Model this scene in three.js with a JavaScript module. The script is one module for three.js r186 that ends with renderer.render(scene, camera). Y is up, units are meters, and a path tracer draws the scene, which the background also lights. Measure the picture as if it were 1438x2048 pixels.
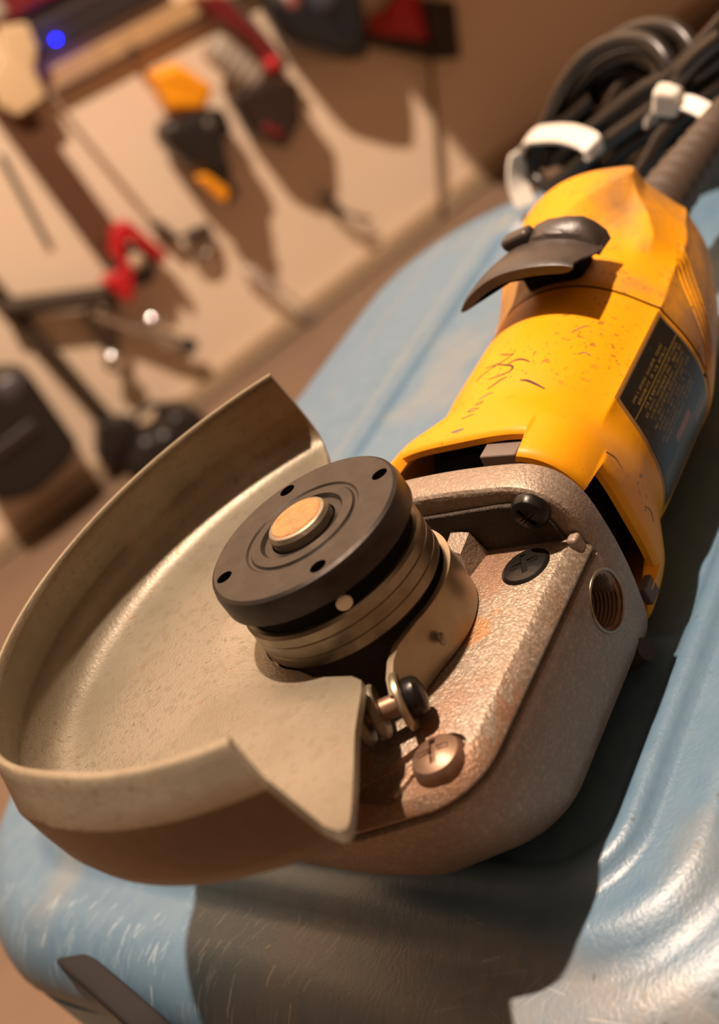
import * as THREE from 'three';
import { RoundedBoxGeometry } from 'three/addons/geometries/RoundedBoxGeometry.js';
import { mergeGeometries, mergeVertices, toCreasedNormals } from 'three/addons/utils/BufferGeometryUtils.js';
import { Brush, Evaluator, SUBTRACTION } from 'three-bvh-csg';

// ---------------------------------------------------------------- camera, light, exposure
const LID = 0.335, AX = 0.41;                    // lid panel and spindle nut face above the floor (metres)
const scene = new THREE.Scene();
scene.background = new THREE.Color(0x000000);
const camera = new THREE.PerspectiveCamera(42.932, 1438 / 2048, 0.01, 20);
{
  const m = new THREE.Matrix4().makeBasis(new THREE.Vector3(0.7425, -0.5165, -0.4265), new THREE.Vector3(0.1283, 0.7346, -0.6663), new THREE.Vector3(0.6575, 0.4400, 0.6117));
  camera.quaternion.setFromRotationMatrix(m);
  camera.position.set(0.17836, 0.10952 + AX, 0.15096);
  camera.focus = 0.272; camera.userData.fStop = 10.6;
}
camera.updateMatrixWorld(true);
scene.add(camera);
const renderer = new THREE.WebGLRenderer({ antialias: true });
renderer.toneMapping = THREE.LinearToneMapping;
renderer.toneMappingExposure = 0.78;
renderer.shadowMap.enabled = true;
const LAMP = new THREE.Vector3(-0.05, 2.08, -0.29), LAMP_CD = 25, LAMP_COLOR = new THREE.Color().setRGB(1, 0.76, 0.58);

// ---------------------------------------------------------------- helpers
let seed = 7;
const rnd = () => { seed = (seed * 1664525 + 1013904223) >>> 0; return seed / 4294967296; };
const V = (x, y, z) => new THREE.Vector3(x, y, z);
const lerp = (a, b, t) => a + (b - a) * t, clamp = (x, a = 0, b = 1) => Math.min(b, Math.max(a, x));
const smooth = (a, b, x) => { const t = clamp((x - a) / (b - a)); return t * t * (3 - 2 * t); };
const D2R = Math.PI / 180;
const names = {};
function numbered(n) { const k = names[n] = (names[n] ?? -1) + 1; return k ? n + '_' + String(k).padStart(3, '0') : n; }
function tag(o, label, category, group) { o.userData.label = label; o.userData.category = category; if (group) o.userData.group = group; return o; }
function thing(name, label, category, pos, turn = 0, group) {
  const o = new THREE.Group(); o.name = numbered(name); o.position.copy(pos); o.rotation.y = turn; scene.add(o);
  return tag(o, label, category, group);
}
function boxUV(g0) {
  const g = g0.index ? g0.toNonIndexed() : g0, p = g.attributes.position, n = g.attributes.normal, uv = new Float32Array(p.count * 2);
  for (let i = 0; i < p.count; i += 3) {
    let ax = 0, ay = 0, az = 0;
    for (let k = 0; k < 3; k++) { ax += Math.abs(n.getX(i + k)); ay += Math.abs(n.getY(i + k)); az += Math.abs(n.getZ(i + k)); }
    for (let k = 0; k < 3; k++) {
      const x = p.getX(i + k), y = p.getY(i + k), z = p.getZ(i + k);
      const [u, v] = ay >= ax && ay >= az ? [x, z] : ax >= az ? [z, y] : [x, y];
      uv[(i + k) * 2] = u; uv[(i + k) * 2 + 1] = v;
    }
  }
  g.setAttribute('uv', new THREE.BufferAttribute(uv, 2));
  return g;
}
// geometry in millimetres -> metres; dy lifts it (grinder parts are drawn about the nut face, the lid lies 75 mm below)
function mm(g, dy = 0, keepUV = false) {
  g = g.clone(); g.translate(0, dy, 0); g.scale(0.001, 0.001, 0.001);
  return keepUV ? g : boxUV(g);
}
function mesh(name, g, m, parent, label) {
  const o = new THREE.Mesh(g, m); o.name = parent ? name : numbered(name); o.castShadow = o.receiveShadow = true;
  (parent ?? scene).add(o);
  if (label) o.userData.label = label;
  return o;
}
function soften(g, deg = 32) { for (const k of Object.keys(g.attributes)) if (k !== 'position') g.deleteAttribute(k); return toCreasedNormals(mergeVertices(g, 1e-4), deg * D2R); }
// rings: arrays of [x,y,z]; every ring has the same count
function loft(rings, { closed = true, caps = true, crease = 32 } = {}) {
  const n = rings[0].length, pos = [], idx = [];
  for (const r of rings) for (const q of r) pos.push(q[0], q[1], q[2]);
  const m = closed ? n : n - 1;
  for (let i = 0; i < rings.length - 1; i++) for (let j = 0; j < m; j++) {
    const a = i * n + j, b = i * n + (j + 1) % n, c = a + n, d = b + n;
    idx.push(a, b, c, b, d, c);
  }
  const cap = (r, base, flip) => {
    const c = r.reduce((s, q) => [s[0] + q[0] / n, s[1] + q[1] / n, s[2] + q[2] / n], [0, 0, 0]), k = pos.length / 3;
    pos.push(...c);
    for (let j = 0; j < n; j++) { const a = base + j, b = base + (j + 1) % n; flip ? idx.push(b, a, k) : idx.push(a, b, k); }
  };
  if (caps) { cap(rings[0], 0, true); cap(rings.at(-1), (rings.length - 1) * n, false); }
  const g = new THREE.BufferGeometry();
  g.setAttribute('position', new THREE.Float32BufferAttribute(pos, 3)); g.setIndex(idx);
  // orient outwards
  let vol = 0; const A = V(), B = V(), C = V();
  for (let i = 0; i < idx.length; i += 3) { A.fromArray(pos, idx[i] * 3); B.fromArray(pos, idx[i + 1] * 3); C.fromArray(pos, idx[i + 2] * 3); vol += A.dot(B.cross(C)); }
  if (vol < 0) for (let i = 0; i < idx.length; i += 3) { const t = idx[i]; idx[i] = idx[i + 1]; idx[i + 1] = t; }
  g.setIndex(idx);
  return soften(g, crease);
}
function tube(pts, r, seg = 80, rad = 12, closed = false) { return new THREE.TubeGeometry(new THREE.CatmullRomCurve3(pts.map((p) => V(...p)), closed, 'centripetal'), seg, r, rad, closed); }
function lathe(prof, seg = 96, a0 = 0, a1 = Math.PI * 2) { return soften(new THREE.LatheGeometry(prof.map(([r, y]) => new THREE.Vector2(r, y)), seg, a0, a1), 28); }
function extrude(pts, depth, bevel = 0.8, holes = [], seg = 3) {
  const s = new THREE.Shape(pts.map(([x, y]) => new THREE.Vector2(x, y)));
  for (const h of holes) s.holes.push(new THREE.Path(h.map(([x, y]) => new THREE.Vector2(x, y))));
  const g = new THREE.ExtrudeGeometry(s, { depth: depth - 2 * bevel, bevelEnabled: bevel > 0, bevelThickness: bevel, bevelSize: bevel, bevelOffset: -bevel, bevelSegments: seg, curveSegments: 12 });
  g.translate(0, 0, bevel);
  return soften(g, 30);
}
// rounded polygon: every corner [x, y, radius] turned into an arc
function roundPoly(c, n = 6) {
  const out = [], L = c.length;
  for (let i = 0; i < L; i++) {
    const [x, y, r = 0] = c[i], [px, py] = c[(i + L - 1) % L], [qx, qy] = c[(i + 1) % L];
    if (!r) { out.push([x, y]); continue; }
    const a = new THREE.Vector2(px - x, py - y), b = new THREE.Vector2(qx - x, qy - y);
    const t = Math.min(r, a.length() * 0.49, b.length() * 0.49); a.setLength(t); b.setLength(t);
    for (let k = 0; k <= n; k++) { const u = k / n, w = 1 - u; out.push([w * w * (x + a.x) + 2 * u * w * x + u * u * (x + b.x), w * w * (y + a.y) + 2 * u * w * y + u * u * (y + b.y)]); }
  }
  return out;
}
const box = (w, h, d, r = 1.5) => new RoundedBoxGeometry(w, h, d, 3, Math.min(r, w / 2.05, h / 2.05, d / 2.05));
const move = (g, x, y, z) => g.translate(x, y, z);

// ---------------------------------------------------------------- noise and textures
const hash = (x, y, s) => { let h = (x * 374761393 + y * 668265263 + s * 2147483647) | 0; h = Math.imul(h ^ (h >>> 13), 1274126177); return ((h ^ (h >>> 16)) >>> 0) / 4294967296; };
function vnoise(u, v, p, s) {                    // periodic value noise, p cells over the unit square
  const x = u * p, y = v * p, xi = Math.floor(x), yi = Math.floor(y), fx = x - xi, fy = y - yi;
  const sx = fx * fx * (3 - 2 * fx), sy = fy * fy * (3 - 2 * fy), m = (i) => ((i % p) + p) % p;
  return lerp(lerp(hash(m(xi), m(yi), s), hash(m(xi + 1), m(yi), s), sx), lerp(hash(m(xi), m(yi + 1), s), hash(m(xi + 1), m(yi + 1), s), sx), sy);
}
function fbm(u, v, p, s, oct = 4) { let a = 0.5, t = 0, w = 0; for (let i = 0; i < oct; i++) { t += a * vnoise(u, v, p << i, s + i); w += a; a *= 0.55; } return t / w; }
function makeTex(n, size, fn, srgb = true) {
  const d = new Uint8Array(n * n * 4);
  for (let y = 0; y < n; y++) for (let x = 0; x < n; x++) {
    const c = fn(x / n, y / n), o = (y * n + x) * 4;
    for (let k = 0; k < 3; k++) { const q = clamp(Array.isArray(c) ? c[k] : c); d[o + k] = 255 * (srgb ? Math.pow(q, 1 / 2.2) : q); }
    d[o + 3] = 255;
  }
  const t = new THREE.DataTexture(d, n, n); t.wrapS = t.wrapT = THREE.RepeatWrapping; t.magFilter = THREE.LinearFilter; t.minFilter = THREE.LinearFilter;
  if (srgb) t.colorSpace = THREE.SRGBColorSpace;
  t.repeat.set(1 / size, 1 / size); t.needsUpdate = true;
  return t;
}
const mix = (a, b, t) => [lerp(a[0], b[0], t), lerp(a[1], b[1], t), lerp(a[2], b[2], t)];
const std = (o) => new THREE.MeshPhysicalMaterial(o);
const plain = (r, g, b, rough = 0.6, metal = 0, extra = {}) => std({ color: new THREE.Color().setRGB(r, g, b), roughness: rough, metalness: metal, ...extra });

const grit = makeTex(512, 0.03, (u, v) => 0.5 * fbm(u, v, 64, 3, 2) + 0.5 * vnoise(u, v, 128, 9), false);
const fine = makeTex(512, 0.05, (u, v) => fbm(u, v, 24, 31, 5), false);
const M = {};
M.cast = std({ map: makeTex(512, 0.06, (u, v) => { const s = Math.pow(vnoise(u, v, 128, 5), 3), r = smooth(0.55, 0.75, fbm(u, v, 5, 12, 4)); return mix(mix([0.29, 0.22, 0.165], [0.42, 0.34, 0.265], s), [0.22, 0.14, 0.085], r * 0.5); }), roughness: 0.5, metalness: 0.4, bumpMap: grit, bumpScale: 0.00013 });
M.cover = std({ map: makeTex(512, 0.07, (u, v) => { const s = Math.pow(vnoise(u, v, 150, 5), 2.5), r = smooth(0.42, 0.72, fbm(u, v, 4, 52, 5)), q = smooth(0.62, 0.75, fbm(u, v, 6, 77, 4)); return mix(mix(mix([0.25, 0.19, 0.135], [0.46, 0.37, 0.29], s), [0.30, 0.15, 0.08], r * 0.75), [0.42, 0.16, 0.03], q * 0.6); }), roughness: 0.45, metalness: 0.5, bumpMap: grit, bumpScale: 0.00015 });
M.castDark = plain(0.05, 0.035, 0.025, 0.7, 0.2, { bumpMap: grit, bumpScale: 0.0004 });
const guardMap = makeTex(1024, 0.13, (u, v) => {
  const b = fbm(u, v, 4, 21, 5), s = fbm(u, v, 90, 23, 2), d = smooth(0.84, 0.92, vnoise(u, v, 200, 24)) * smooth(0.48, 0.62, fbm(u, v, 7, 25, 3)), r = smooth(0.91, 0.96, vnoise(u, v, 60, 28));
  let c = mix([0.215, 0.18, 0.125], [0.29, 0.25, 0.185], smooth(0.25, 0.75, b)); c = mix(c, [0.19, 0.16, 0.105], 0.4 * smooth(0.55, 0.8, s)); c = mix(c, [0.07, 0.05, 0.03], d * 0.45); return mix(c, [0.30, 0.13, 0.05], r * 0.3);
});
M.guard = std({ map: guardMap, vertexColors: true, roughness: 0.42, metalness: 0.35, bumpMap: grit, bumpScale: 0.00009 });
M.blued = std({ map: makeTex(256, 0.03, (u, v) => { const s = fbm(u, v, 12, 61, 4); return mix([0.032, 0.026, 0.022], [0.066, 0.054, 0.046], s); }), roughness: 0.42, metalness: 0.7, bumpMap: fine, bumpScale: 0.00005 });
M.steel = std({ map: makeTex(256, 0.03, (u, v) => { const s = fbm(u, v, 10, 64, 4); return mix([0.22, 0.185, 0.13], [0.42, 0.36, 0.27], s); }), roughness: 0.38, metalness: 0.85 });
M.band = std({ map: makeTex(256, 0.04, (u, v) => { const s = fbm(u, v, 5, 66, 5); return mix([0.34, 0.26, 0.165], [0.55, 0.46, 0.33], s); }), roughness: 0.35, metalness: 0.75 });
M.rust = std({ map: makeTex(256, 0.012, (u, v) => { const s = fbm(u, v, 8, 68, 4); return mix([0.42, 0.15, 0.045], [0.70, 0.30, 0.11], s); }), roughness: 0.85, bumpMap: grit, bumpScale: 0.0002 });
M.rustSteel = std({ map: makeTex(256, 0.02, (u, v) => { const s = fbm(u, v, 6, 70, 4); return mix([0.16, 0.09, 0.055], [0.42, 0.26, 0.17], s); }), roughness: 0.45, metalness: 0.6 });
M.blackOxide = plain(0.022, 0.019, 0.017, 0.32, 0.6, { bumpMap: fine, bumpScale: 0.0001 });
M.black = plain(0.006, 0.005, 0.0045, 0.95, 0, { specularIntensity: 0.3 });
M.blackPlastic = std({ map: makeTex(256, 0.04, (u, v) => { const s = fbm(u, v, 6, 73, 5); return mix([0.026, 0.019, 0.015], [0.075, 0.055, 0.045], s); }), roughness: 0.4, bumpMap: fine, bumpScale: 0.00008 });
M.rubber = std({ map: makeTex(256, 0.05, (u, v) => { const s = fbm(u, v, 6, 75, 5); return mix([0.009, 0.006, 0.005], [0.026, 0.018, 0.014], s); }), roughness: 0.34 });
M.relief = plain(0.075, 0.05, 0.035, 0.6);
M.tie = plain(0.80, 0.74, 0.66, 0.42);
M.paint = plain(0.85, 0.78, 0.62, 0.5);
M.ink = plain(0.06, 0.022, 0.006, 0.7);
M.worn = plain(0.20, 0.13, 0.08, 0.7);

// yellow housing shell: u runs around the tool, v along it (metres)
function shellMap(grime, id) {
  const W = 1024, H = 1024, c = document.createElement('canvas'); c.width = W; c.height = H;
  const x = c.getContext('2d'), im = x.createImageData(W, H);
  for (let j = 0; j < H; j++) for (let i = 0; i < W; i++) {
    const u = i / W, v = j / H, a = fbm(u, v, 5, 80 + id, 5), b = smooth(0.44, 0.70, fbm(u, v, 3, 90 + id, 6)) * grime, s = smooth(0.80, 0.90, vnoise(u, v, 120, 95 + id)) * smooth(0.5, 0.66, fbm(u, v, 6, 97 + id, 3));
    let q = mix([0.80, 0.33, 0.001], [0.88, 0.37, 0.001], a); q = mix(q, [0.36, 0.185, 0.06], b); q = mix(q, [0.22, 0.09, 0.02], s * 0.7);
    const o = (j * W + i) * 4; for (let k = 0; k < 3; k++) im.data[o + k] = 255 * Math.pow(clamp(q[k]), 1 / 2.2); im.data[o + 3] = 255;
  }
  x.putImageData(im, 0, 0);
  for (let k = 0; k < 160; k++) {                // small scuffs
    const px = rnd() * W, py = rnd() * H, l = 2 + rnd() * rnd() * 26, an = rnd() * 6.28;
    x.strokeStyle = 'rgba(70,35,10,' + (0.15 + 0.45 * rnd()).toFixed(2) + ')'; x.lineWidth = 0.7 + rnd() * 1.6;
    x.beginPath(); x.moveTo(px, py); x.quadraticCurveTo(px + l * Math.cos(an) * 0.5 + 2, py + l * Math.sin(an) * 0.5 - 2, px + l * Math.cos(an), py + l * Math.sin(an)); x.stroke();
  }
  const t = new THREE.CanvasTexture(c); t.wrapS = t.wrapT = THREE.RepeatWrapping; t.colorSpace = THREE.SRGBColorSpace; t.repeat.set(1 / 0.11, 1 / 0.11);
  return t;
}
M.yellow = std({ map: shellMap(0.12, 0), roughness: 0.42, specularIntensity: 0.5, bumpMap: fine, bumpScale: 0.00006 });
M.yellowDirty = std({ map: shellMap(0.95, 4), roughness: 0.5, specularIntensity: 0.45, bumpMap: fine, bumpScale: 0.00008 });
{
  const W = 640, H = 640, c = document.createElement('canvas'); c.width = W; c.height = H; const x = c.getContext('2d');
  x.fillStyle = '#17130d'; x.fillRect(0, 0, W, H);
  x.fillStyle = '#8a6f2c'; x.fillRect(118, 20, 5, 620);
  for (let r = 0; r < 11; r++) {                 // unreadable small print: rows of letter-sized strokes
    const px = r < 2 ? 62 + r * 28 : 132 + (r - 2) * 25; let py = 120 + (r % 3) * 18;
    const end = r < 2 ? 520 : 600 - (r > 6 ? 60 : 0);
    while (py < end) { const l = 7 + rnd() * 13; if (rnd() > 0.16) { x.fillStyle = 'rgba(148,120,52,' + (0.55 + 0.4 * rnd()).toFixed(2) + ')'; x.fillRect(px + rnd() * 2, py, 13 + rnd() * 3, l * 0.72); x.fillStyle = 'rgba(23,19,13,.8)'; x.fillRect(px + 4 + rnd() * 3, py, 2.5, l); } py += l; }
  }
  x.fillStyle = '#8e4a33'; x.fillRect(392, 230, 48, 190);
  x.fillStyle = 'rgba(120,104,88,.55)'; x.fillRect(450, 0, 190, 640);
  x.fillStyle = 'rgba(170,130,60,.55)'; x.fillRect(500, 470, 30, 170);
  for (let k = 0; k < 90; k++) { x.fillStyle = 'rgba(150,128,100,' + (0.05 + 0.15 * rnd()).toFixed(2) + ')'; x.fillRect(rnd() * W, rnd() * H, 3 + rnd() * 30, 2 + rnd() * 20); }
  const t = new THREE.CanvasTexture(c); t.colorSpace = THREE.SRGBColorSpace;
  M.label = std({ map: t, roughness: 0.4 });
}
{
  const W = 1024, H = 1448, c = document.createElement('canvas'); c.width = W; c.height = H; const x = c.getContext('2d'), im = x.createImageData(W, H);
  for (let j = 0; j < H; j++) for (let i = 0; i < W; i++) {
    const u = i / W, v = j / H, a = fbm(u, v, 6, 41, 5), s = fbm(u, v, 100, 43, 2), e = smooth(0.56, 0.76, fbm(u, v, 9, 45, 5));
    let q = mix([0.078, 0.165, 0.26], [0.11, 0.208, 0.31], a); q = mix(q, [0.26, 0.34, 0.38], 0.22 * s); q = mix(q, [0.30, 0.27, 0.21], e * 0.35);
    const zz = -342 + 410 * v, xx = -192 + 286 * u;                       // dusty, scuffed outer band near the front right
    q = mix(q, [0.25, 0.255, 0.255], 0.85 * smooth(34, 44, zz - 0.05 * xx) * smooth(-60, 10, xx) * (0.6 + 0.5 * s));
    const o = (j * W + i) * 4; for (let k = 0; k < 3; k++) im.data[o + k] = 255 * Math.pow(clamp(q[k]), 1 / 2.2); im.data[o + 3] = 255;
  }
  x.putImageData(im, 0, 0);
  const X = (mmx) => (mmx + 192) / 286 * W, Z = (mmz) => (mmz + 342) / 410 * H;
  const scr = (n, x0, x1, z0, z1, len, an, da, col, w) => { for (let k = 0; k < n; k++) { const px = X(lerp(x0, x1, rnd())), pz = Z(lerp(z0, z1, rnd())), a = an + (rnd() - 0.5) * da, l = len * (0.3 + rnd()); x.strokeStyle = col + (0.12 + 0.5 * rnd() * rnd()).toFixed(2) + ')'; x.lineWidth = w * (0.5 + rnd()); x.beginPath(); x.moveTo(px, pz); x.quadraticCurveTo(px + l * 0.5 * Math.cos(a) + 3 * (rnd() - 0.5), pz + l * 0.5 * Math.sin(a), px + l * Math.cos(a), pz + l * Math.sin(a)); x.stroke(); } };
  scr(420, -190, -20, 36, 68, 14, 1.95, 0.5, 'rgba(205,212,215,', 1.6);
  scr(70, -60, 94, 36, 68, 50, 0.4, 3.0, 'rgba(90,86,82,', 0.8);
  scr(120, 10, 94, 36, 68, 30, 0.9, 3.0, 'rgba(215,212,206,', 0.9);
  scr(90, -192, 94, -342, 60, 18, 0.6, 6.0, 'rgba(190,200,205,', 0.8);
  for (let k = 0; k < 60; k++) { x.fillStyle = 'rgba(70,62,50,' + (0.15 + 0.4 * rnd()).toFixed(2) + ')'; x.fillRect(X(lerp(38, 92, rnd())), Z(lerp(-60, 66, rnd())), 1 + 3 * rnd(), 1 + 3 * rnd()); }
  x.lineWidth = 8; for (const [px, al] of [[-124, 0.35], [-131, 0.2], [-166, 0.25]]) { x.strokeStyle = 'rgba(205,180,135,' + al + ')'; x.beginPath(); x.moveTo(X(px), Z(-310)); x.lineTo(X(px + 2), Z(-90)); x.stroke(); }
  const t = new THREE.CanvasTexture(c); t.colorSpace = THREE.SRGBColorSpace;
  M.lid = std({ map: t, roughness: 0.37, bumpMap: fine, bumpScale: 0.00006 });
}
M.tub = plain(0.22, 0.38, 0.52, 0.45);
M.wall = std({ map: makeTex(512, 1.1, (u, v) => mix([0.80, 0.63, 0.46], [0.87, 0.70, 0.53], fbm(u, v, 6, 101, 5))), roughness: 0.9, bumpMap: fine, bumpScale: 0.0005 });
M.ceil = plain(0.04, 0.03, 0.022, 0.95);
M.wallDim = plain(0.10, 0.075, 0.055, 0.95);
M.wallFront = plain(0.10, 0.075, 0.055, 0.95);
M.floor = std({ map: makeTex(512, 0.9, (u, v) => mix([0.19, 0.12, 0.075], [0.26, 0.17, 0.11], fbm(u, v, 8, 111, 5))), roughness: 0.8 });
M.trim = plain(0.42, 0.31, 0.20, 0.7);
const grain = (a, b, id) => std({ map: makeTex(256, 0.3, (u, v) => mix(a, b, fbm(u * 1, v, 4, 120 + id, 4) * 0.6 + 0.4 * vnoise(u, v * 0.125, 64, id))), roughness: 0.65 });
M.woodDark = grain([0.085, 0.030, 0.010], [0.14, 0.055, 0.02], 1);
M.woodTan = grain([0.42, 0.25, 0.11], [0.60, 0.40, 0.20], 2);
M.woodPale = grain([0.66, 0.47, 0.26], [0.80, 0.60, 0.36], 3);
M.red = plain(0.50, 0.012, 0.016, 0.4);
M.darkRed = plain(0.16, 0.012, 0.014, 0.45);
M.orange = plain(0.95, 0.36, 0.005, 0.45);
M.tool = plain(0.016, 0.012, 0.011, 0.4);
M.toolBrown = plain(0.055, 0.036, 0.022, 0.5, 0.2);
M.toolBlue = plain(0.012, 0.014, 0.018, 0.35);
M.greyClear = plain(0.42, 0.36, 0.29, 0.25);
M.chrome = plain(0.86, 0.84, 0.80, 0.10, 1);
M.greySteel = plain(0.30, 0.26, 0.22, 0.35, 0.8);
M.clear = std({ color: new THREE.Color().setRGB(0.93, 0.90, 0.86), transmission: 0.85, roughness: 0.15, thickness: 0.004, ior: 1.45 });

// ---------------------------------------------------------------- the room: its back wall runs along d, faces n
const O3 = V(-0.955, 0, -0.9718), dW = V(0.5708, 0, -0.8211), nW = V(0.8211, 0, 0.5708), TURN = Math.atan2(0.8211, 0.5708);
const wp = (s, t, o) => O3.clone().addScaledVector(dW, s).addScaledVector(nW, o).setY(t);   // along the wall, up, out of it
function slab(name, s0, s1, t0, t1, o0, o1, m) {
  const g = new THREE.BoxGeometry(s1 - s0, t1 - t0, o1 - o0);
  const o = mesh(name, boxUV(g), m); o.position.copy(wp((s0 + s1) / 2, (t0 + t1) / 2, (o0 + o1) / 2)); o.rotation.y = TURN; o.userData.kind = 'structure';
  return o;
}
slab('floor', -3.0, 3.0, -0.1, 0, -0.1, 2.4, M.floor);
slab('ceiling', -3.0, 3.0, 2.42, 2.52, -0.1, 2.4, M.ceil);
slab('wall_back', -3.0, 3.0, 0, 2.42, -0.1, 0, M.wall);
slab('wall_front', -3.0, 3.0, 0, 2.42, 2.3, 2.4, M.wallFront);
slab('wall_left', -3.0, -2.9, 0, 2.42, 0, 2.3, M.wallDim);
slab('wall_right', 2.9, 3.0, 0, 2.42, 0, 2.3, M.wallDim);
slab('trim_1', -2.9, 2.9, 0.004, 0.024, 0, 0.012, M.trim);

// ceiling lamp, a bare warm bulb hanging above the tote
{
  const l = thing('ceiling_lamp', 'bare warm bulb hanging from the ceiling above the blue tote', 'lamp', V(LAMP.x, 2.42, LAMP.z));
  const drop = LAMP.y - 2.42;
  mesh('ceiling_rose', lathe([[0, 0], [0.05, 0], [0.048, -0.012], [0.012, -0.022], [0, -0.022]], 32), plain(0.7, 0.66, 0.6), l);
  mesh('flex', new THREE.CylinderGeometry(0.004, 0.004, 0.21, 12).translate(0, -0.12, 0), M.rubber, l);
  mesh('lamp_holder', lathe([[0, drop + 0.11], [0.014, drop + 0.11], [0.018, drop + 0.06], [0.016, drop + 0.045], [0, drop + 0.045]], 32), M.black, l);
  const bulb = mesh('bulb', lathe([[0, drop + 0.05], [0.013, drop + 0.045], [0.016, drop + 0.03], [0.028, drop + 0.012], [0.032, drop - 0.006], [0.026, drop - 0.026], [0.012, drop - 0.036], [0, drop - 0.038]], 40), std({ color: 0xffffff, emissive: LAMP_COLOR, emissiveIntensity: 60, roughness: 0.4 }), l);
  bulb.castShadow = false;
  const p = new THREE.PointLight(LAMP_COLOR, LAMP_CD, 0, 2); p.position.copy(LAMP); p.castShadow = true; p.shadow.radius = 1.3; p.shadow.mapSize.set(2048, 2048); p.name = 'bulb_light'; scene.add(p);
}

// ---------------------------------------------------------------- storage tote and its lid
function rrect(cx, cz, hx, hz, r, y, n = 14, m = 26) {
  const out = [];
  for (const [sx, sz, a0] of [[1, 1, 0], [-1, 1, 90], [-1, -1, 180], [1, -1, 270]]) {
    const ox = cx + sx * (hx - r), oz = cz + sz * (hz - r);
    for (let k = 0; k <= n; k++) { const a = (a0 + 90 * k / n) * D2R; out.push([ox + r * Math.cos(a), y, oz + r * Math.sin(a)]); }
    const last = out.at(-1), nx = [[-1, 1], [-1, -1], [1, -1], [1, 1]][[[1, 1], [-1, 1], [-1, -1], [1, -1]].findIndex((q) => q[0] === sx && q[1] === sz)];
    const to = nx[0] !== sx ? [cx - sx * (hx - r), last[2]] : [last[0], cz - sz * (hz - r)];
    for (let k = 1; k < m; k++) out.push([lerp(last[0], to[0], k / m), y, lerp(last[2], to[1], k / m)]);
  }
  return out;
}
const OUT = [-55.5, -135, 147, 206];                // lid outline: centre and half sizes, millimetres
const PAN = [-49.5, -133, 110, 173], BEAD = [-38.5, -131, 80.5, 158];
const inset = (q, i, r, y) => rrect(q[0], q[1], q[2] - i, q[3] - i, r, y);
{
  const tote = thing('storage_tote', 'blue plastic storage tote standing on the floor under its lid', 'storage bin', V(0, 0, 0));
  const B = 410;                                  // lift: nut face height
  const g = loft([inset(OUT, 38, 50, -B + 2), inset(OUT, 33, 55, -B + 0.5), inset(OUT, 31, 57, -B + 8), inset(OUT, 16, 70, -200), inset(OUT, 12, 68, -102), inset(OUT, 15, 66, -102), inset(OUT, 19, 68, -200), inset(OUT, 34, 55, -B + 11)]);
  mesh('tub', mm(g, B), M.tub, tote);
  const lid = thing('tote_lid', 'scuffed blue plastic tote lid with raised ribs, lying under the yellow grinder', 'lid', V(0, 0, 0));
  const rings = [inset(OUT, 6, 64, -86), inset(OUT, 4, 66, -100), inset(OUT, 1, 68, -101), inset(OUT, 0, 69, -99.5), inset(OUT, 0.9, 68, -95), inset(OUT, 2.8, 67, -90), inset(OUT, 5.6, 65, -85.8), inset(OUT, 9.4, 62, -82.4), inset(OUT, 13.5, 58, -80.4), inset(OUT, 17.5, 54, -79.5),
    inset(PAN, -6.2, 33, -79.3), inset(PAN, -4.2, 32, -79.0), inset(PAN, -1.8, 31, -77.4), inset(PAN, 0.6, 30, -75.7), inset(PAN, 2.8, 29, -75.05), inset(PAN, 5, 28, -75),
    inset(BEAD, -6.5, 22, -75), inset(BEAD, -5, 21, -74.7), inset(BEAD, -3.6, 20, -73.4), inset(BEAD, -2.2, 18, -72.4), inset(BEAD, -0.2, 17, -72.1), inset(BEAD, 1.6, 16, -72.7), inset(BEAD, 3.2, 15, -74.3), inset(BEAD, 5, 14, -75), inset(BEAD, 30, 10, -75), inset(BEAD, 70, 6, -75)];
  for (const r of rings) for (const q of r) q[2] += 0.085 * (q[0] - 20) * smooth(-150, 50, q[2]);
  const lg = mm(loft(rings, { crease: 60 }), B), p = lg.attributes.position, uv = lg.attributes.uv;
  for (let i = 0; i < p.count; i++) { uv.setXY(i, (p.getX(i) * 1000 + 192) / 286, 1 - (p.getZ(i) * 1000 + 342) / 410); }
  mesh('lid_panel', lg, M.lid, lid);
  const latch = extrude(roundPoly([[-30, -4, 4], [-26, 7, 4], [-8, 11, 5], [22, 6, 5], [34, -6, 5], [30, -26, 6], [-24, -26, 6]]), 7, 1.6);
  latch.scale(1, 0.8, 1); latch.rotateY(-0.30); latch.translate(-96, -92, 55);
  mesh('latch', mm(latch, B), plain(0.02, 0.018, 0.018, 0.8, 0, { specularIntensity: 0.4 }), lid, 'dark worn latch at the lid edge');
}

// ---------------------------------------------------------------- the grinder (millimetres about the spindle nut face, y up)
const UP = 75, grinder = thing('angle_grinder', 'yellow and grey metal angle grinder lying spindle-up on the blue lid', 'angle grinder', V(0, LID, 0));
const gp = (name, g, m, parent = grinder, label) => mesh(name, mm(g, UP), m, parent, label);
const ev = new Evaluator(); ev.useGroups = false; ev.attributes = ['position', 'normal'];
function cut(a, ...tools) {
  const strip = (g) => { g = g.clone(); if (!g.attributes.normal) g.computeVertexNormals(); for (const k of Object.keys(g.attributes)) if (k !== 'position' && k !== 'normal') g.deleteAttribute(k); return g; };
  let r = new Brush(strip(a));
  for (const t of tools) r = ev.evaluate(r, new Brush(strip(t)), SUBTRACTION);
  const g = r.geometry; g.clearGroups(); return g;
}
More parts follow.
